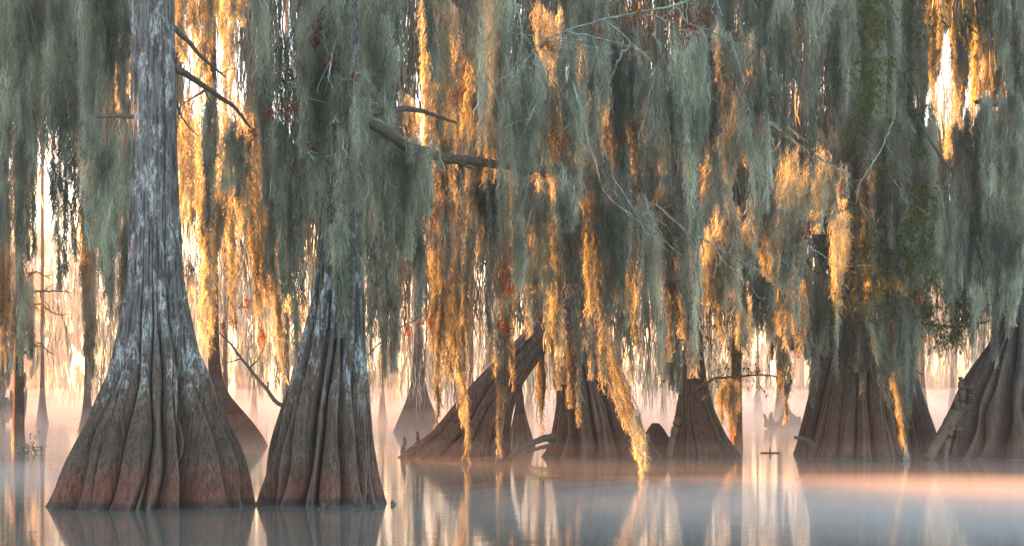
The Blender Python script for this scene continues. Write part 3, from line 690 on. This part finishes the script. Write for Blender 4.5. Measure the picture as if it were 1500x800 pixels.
def shade_zone(px, py, y):
    k = gaps(px, py, y)
    x = (px - 750) * y / F; z = CAMZ + (575 - py) * y / F
    k &= corridor_free(x, y, z) & corridor_free(x, y, z - 0.9)
    hem = np.interp(px, [-50, 60, 130, 190, 260, 400, 560, 640, 760, 900, 1000, 1100, 1180, 1330, 1500, 1600], [150, 150, 300, 420, 300, 330, 420, 440, 440, 480, 430, 400, 440, 400, 440, 440])
    k &= py < hem + rng.normal(0, 25, len(px))
    for (x0, x1, y0, y1) in ((258, 365, -50, 330), (168, 188, 30, 170), (1335, 1475, -50, 175), (1380, 1425, 170, 300), (395, 440, -50, 230), (590, 640, 60, 205), (680, 700, -50, 130), (1075, 1170, 430, 700)):
        k &= ~((px > x0) & (px < x1) & (py > y0) & (py < y1))
    return k
v, q = join([drape(60000, 36.5, 45, 2.6, 16.2, 0.02, 0.06, 0.7, 1.8, shade_zone), drape(60000, 38.5, 46, 7.5, 17.0, 0.03, 0.07, 0.9, 2.2, shade_zone)])
o = link('dim_moss', mesh_from('dim_moss', v, q), MOSS); o['kind'] = 'stuff'; o['label'] = 'dim mass of moss hanging deep among the trees'
# far woods: trunks and foliage in one mass
parts = [drape(8000, 150, 215, 1.0, 15, 0.2, 0.7, 0.8, 2.4, None, 9, 0.5)]
for _ in range(90):
    y = rng.uniform(140, 215); x = rng.uniform(-0.5, 0.5) * y
    parts.append(tube(np.array([[x, y, -0.2], [x, y, 1.5], [x + .2, y, 16]]), np.array([0.8, 0.35, 0.15]), 6))
v, q = join(parts)
o = link('far_woods', mesh_from('far_woods', v, q), NEEDLE); o['kind'] = 'stuff'; o['label'] = 'misty far woods along the opposite shore'

# unseen wall of moss strips added to block sun, gaps left for lit moss
C0 = np.array([-36.0, 45.0, 0.0]); uc, hc = C0 @ U, C0 @ (S - V * (S @ V))
Hs = np.array([S[0], S[1], 0]); Hs /= np.linalg.norm(Hs); hC = C0 @ Hs
NB_ = 24000
ub = rng.uniform(-12.0, 50.0, NB_); hb = hC + rng.uniform(-4, 4, NB_); zb = rng.uniform(0.6, 19.0, NB_)
top = U[None] * ub[:, None] + Hs[None] * hb[:, None]; top[:, 2] = zb
u5 = np.linspace(0, 1, 5); lb = rng.uniform(0.7, 1.5, NB_)
pb = top[:, None] + np.zeros((NB_, 5, 3)); pb[..., 2] -= lb[:, None] * u5[None]
pb[..., :2] += rng.normal(0, 0.03, (NB_, 5, 2)).cumsum(1)
pu, pv = pb @ U, pb @ V
keep = np.ones(NB_, bool)
for (p, r) in LIT:
    keep &= ~((np.abs(pu - p @ U) < r * 0.8 + 0.17) & (np.abs(pv - p @ V) < 0.3)).any(1)
pb = pb[keep]; nb = len(pb)
pb[..., 2] = np.maximum(pb[..., 2], -0.05)
angb = math.atan2(U[1], U[0]) + rng.normal(0, 0.5, nb)
vb, qb = ribbons(pb, rng.uniform(0.18, 0.36, nb)[:, None] * np.array([.6, 1, 1, .8, .3])[None], np.repeat(angb[:, None], 5, 1))
o = link('sun_blocker', mesh_from('sun_blocker', vb, qb), MOSS); o['kind'] = 'stuff'; o['label'] = 'unseen wall of moss strips added beyond the left edge to block the sun'

# second, looser stand of moss strips, added farther back to part-shade the background
NB_ = 9000
C1 = np.array([-63.0, 109.0, 0.0]); h1 = C1 @ Hs
nc = 110
ucl, zcl = rng.uniform(49, 112, nc), rng.uniform(1, 18, nc)
kk = rng.integers(0, nc, NB_)
top = U[None] * (ucl[kk] + rng.normal(0, 0.8, NB_))[:, None] + Hs[None] * (h1 + rng.uniform(-5, 5, NB_))[:, None]; top[:, 2] = np.clip(zcl[kk] + rng.normal(0, 1.4, NB_), 0.8, 18.5)
lb = rng.uniform(0.8, 1.8, NB_); pb = top[:, None] + np.zeros((NB_, 5, 3)); pb[..., 2] -= lb[:, None] * u5[None]; pb[..., 2] = np.maximum(pb[..., 2], 0.1)
pb[..., :2] += rng.normal(0, 0.03, (NB_, 5, 2)).cumsum(1)
vb, qb = ribbons(pb, rng.uniform(0.2, 0.4, NB_)[:, None] * np.array([.6, 1, 1, .8, .3])[None], np.repeat((math.atan2(U[1], U[0]) + rng.normal(0, 0.5, NB_))[:, None], 5, 1))
o = link('sun_blocker_far', mesh_from('sun_blocker_far', vb, qb), MOSS); o['kind'] = 'stuff'; o['label'] = 'loose stand of moss strips added far left to part-shade the background'

# ------------------------------------------------------------------ small things on the water
bs = P(1145, 628, 62); bs[2] = 0
root = empty('driftwood_log', bs, 'dark floating log with upturned root ends in the bright gap', 'log')
v, q = join([tube(smooth_path([P(1120, 622, 62), P(1130, 624, 62), P(1150, 622, 62), P(1172, 620, 62)], 20, 0.02), np.linspace(0.12, 0.3, 20), 9),
             tube(smooth_path([P(1128, 624, 62), P(1121, 615, 62), P(1119, 607, 62)], 10, 0.01), np.linspace(0.12, 0.05, 10), 7),
             tube(smooth_path([P(1133, 624, 62), P(1129, 612, 62), P(1130, 604, 62)], 10, 0.01), np.linspace(0.16, 0.05, 10), 7)])
child_mesh('trunk', v, q, TWIG, root, bs)
v, q = tube(np.array([P(1155, 632, 62), P(1154, 612, 62), P(1152, 604, 62), P(1151, 592, 62)]), np.array([0.6, 0.4, 0.2, 0.06]), 9)
child_mesh('stump', v, q, BARK2, root, bs)
bs = P(1128, 663, 37); bs[2] = 0
o = link('floating_stick', None, None) if False else None
v, q = join([tube(smooth_path([bs + [-.26, 0, .01], bs + [0, 0, .015], bs + [.28, .05, .01]], 8), np.full(8, .02), 6), tube(np.array([bs + [0, 0, -.05], bs + [0, 0, .10], bs + [.01, 0, .2]]), np.array([.03, .02, .01]), 6)])
tag(child_mesh('floating_stick', v, q, TWIG, None, bs * 0), 'tiny dark cross-shaped stick on the bright water', 'stick')
bs = P(38, 664, 37); bs[2] = 0
v, q = needle_cloud([bs + [0, 0, .07]], [.2], [220], 0.11, 0.3, -0.3)
tag(child_mesh('water_plant', v, q, NEEDLE, None, bs * 0), 'small low floating plant beside the leftmost slim trunk', 'plant')

# ------------------------------------------------------------------ water, mist, haze, sky, sun
def box(name, x0, x1, y0, y1, z0, z1):
    v = np.array([[x, y, z] for z in (z0, z1) for y in (y0, y1) for x in (x0, x1)], float)
    q = np.array([[0, 2, 3, 1], [4, 5, 7, 6], [0, 1, 5, 4], [2, 6, 7, 3], [0, 4, 6, 2], [1, 3, 7, 5]])
    return mesh_from(name, v, q, False)
m, nt, out = new_mat('still swamp water'); b = NB(nt)
p = b.n('ShaderNodeBsdfPrincipled'); p.inputs['Base Color'].default_value = (0.17, 0.15, 0.115, 1); p.inputs['Roughness'].default_value = 0.07; p.inputs['IOR'].default_value = 1.33
tc = b.n('ShaderNodeTexCoord').outputs['Object']
h = b.noise(b.mapping(tc, (0.5, 1.4, 1)), 1.0, 3, 0.55)
bp = b.n('ShaderNodeBump'); bp.inputs['Strength'].default_value = 0.06; bp.inputs['Distance'].default_value = 0.05
b.l(h, bp.inputs['Height']); b.l(bp.outputs[0], p.inputs['Normal']); b.l(p.outputs[0], out.inputs[0])
water = link('water', mesh_from('water', np.array([[-250, -25, 0], [250, -25, 0], [250, 260, 0], [-250, 260, 0]], float), np.array([[0, 1, 2, 3]]), False), m)
water['kind'] = 'structure'

def vol(name, color, dens, g):
    m, nt, out = new_mat(name); v = nt.nodes.new('ShaderNodeVolumePrincipled')
    v.inputs['Color'].default_value = (*color, 1); v.inputs['Density'].default_value = dens; v.inputs['Anisotropy'].default_value = g
    nt.links.new(v.outputs[0], out.inputs['Volume']); return m
o = link('haze', box('haze', -255, 255, -30, 265, -1.2, 19.5), vol('haze', (0.93, 0.94, 0.95), 0.0012, 0.5)); o['kind'] = 'stuff'
def lens(cx, cy, cz, ax, ay, az, nu=40, nv=14):
    th = np.arange(nu) * 2 * PI / nu; ph = np.linspace(-PI / 2 + 0.02, PI / 2 - 0.02, nv)
    T, H = np.meshgrid(th, ph)
    v = np.stack([cx + ax * np.cos(T) * np.cos(H), cy + ay * np.sin(T) * np.cos(H), cz + az * np.sin(H)], -1).reshape(-1, 3)
    i = np.arange(nv - 1)[:, None]; j = np.arange(nu)[None]
    q = np.stack(np.broadcast_arrays(i * nu + j, i * nu + (j + 1) % nu, (i + 1) * nu + (j + 1) % nu, (i + 1) * nu + j), -1).reshape(-1, 4)
    n = len(v); v = np.concatenate([v, [[cx, cy, cz - az], [cx, cy, cz + az]]])
    cap = np.array([[n, (k + 1) % nu, k, k] for k in range(nu)] + [[n + 1, (nv - 1) * nu + k, (nv - 1) * nu + (k + 1) % nu, (nv - 1) * nu + (k + 1) % nu] for k in range(nu)])
    me = bpy.data.meshes.new('mist')
    faces = [list(f) for f in q] + [list(dict.fromkeys(map(int, c))) for c in cap]
    me.from_pydata([tuple(map(float, p)) for p in v], [], [list(map(int, f)) for f in faces]); me.update()
    return me
def mist(me, dn, g=0.3):
    o = link('mist', me, vol('mist', (0.96, 0.975, 0.98), dn, g)); o['kind'] = 'stuff'
for k, dn in ((1.12, 0.036), (1.0, 0.044), (0.86, 0.05), (0.7, 0.06), (0.52, 0.065)):
    mist(lens(7.2, 19.6, 0.0, 9.0 * k, 6.6 * k, 0.25 * k ** 0.5), dn)
    mist(lens(-13.5, 23.5, 0.0, 7.2 * k, 8.0 * k, 0.24 * k ** 0.5), dn)
mist(box('mist', -226, 226, 25.8, 250.2, -0.62, 0.16), 0.02)
mist(box('mist', -228, 228, 28, 250.5, -0.65, 0.5), 0.009)
mist(box('mist', -236, 236, 36, 251, -0.7, 1.0), 0.009)
mist(box('mist', -246, 246, 46, 251.8, -0.8, 1.8), 0.009)
mist(box('mist', -250, 250, 49, 255, -0.9, 18.8), 0.0045, 0.3)

w = bpy.data.worlds.new('World'); sc.world = w; w.use_nodes = True
nt = w.node_tree; bg = nt.nodes['Background']; sky = nt.nodes.new('ShaderNodeTexSky'); sky.sky_type = 'NISHITA'; sky.sun_disc = False
sky.sun_elevation = EL; sky.sun_rotation = AZ; sky.air_density = 1.0; sky.dust_density = 0.7; sky.ozone_density = 0.8
nt.links.new(sky.outputs[0], bg.inputs[0]); bg.inputs[1].default_value = 0.064
L = bpy.data.lights.new('sun', 'SUN'); L.energy = 5.0; L.angle = math.radians(0.5); L.color = (1.0, 0.315, 0.042)
so = bpy.data.objects.new('sun', L); COL.objects.link(so)
from mathutils import Vector
so.rotation_euler = Vector(S).to_track_quat('Z', 'Y').to_euler(); so.location = (-20, 10, 30)

cam = bpy.data.cameras.new('camera'); co = bpy.data.objects.new('camera', cam); COL.objects.link(co)
co.location = (0, 0, CAMZ); co.rotation_euler = (PI / 2, 0, 0)
cam.sensor_width = 36; cam.lens = 36 * F / 1500; cam.shift_y = 175 / 1500; cam.clip_end = 3000; cam.clip_start = 0.1
sc.camera = co
sc.view_settings.view_transform = 'Standard'; sc.view_settings.look = 'None'; sc.view_settings.exposure = 3.68; sc.view_settings.gamma = 1
cy = sc.cycles
cy.use_denoising = DENOISE; cy.denoising_prefilter = 'NONE'; cy.denoiser = 'OPENIMAGEDENOISE'
cy.max_bounces = 6; cy.diffuse_bounces = 3; cy.glossy_bounces = 3; cy.transmission_bounces = 4; cy.volume_bounces = 3; cy.transparent_max_bounces = 8
cy.sample_clamp_indirect = 6
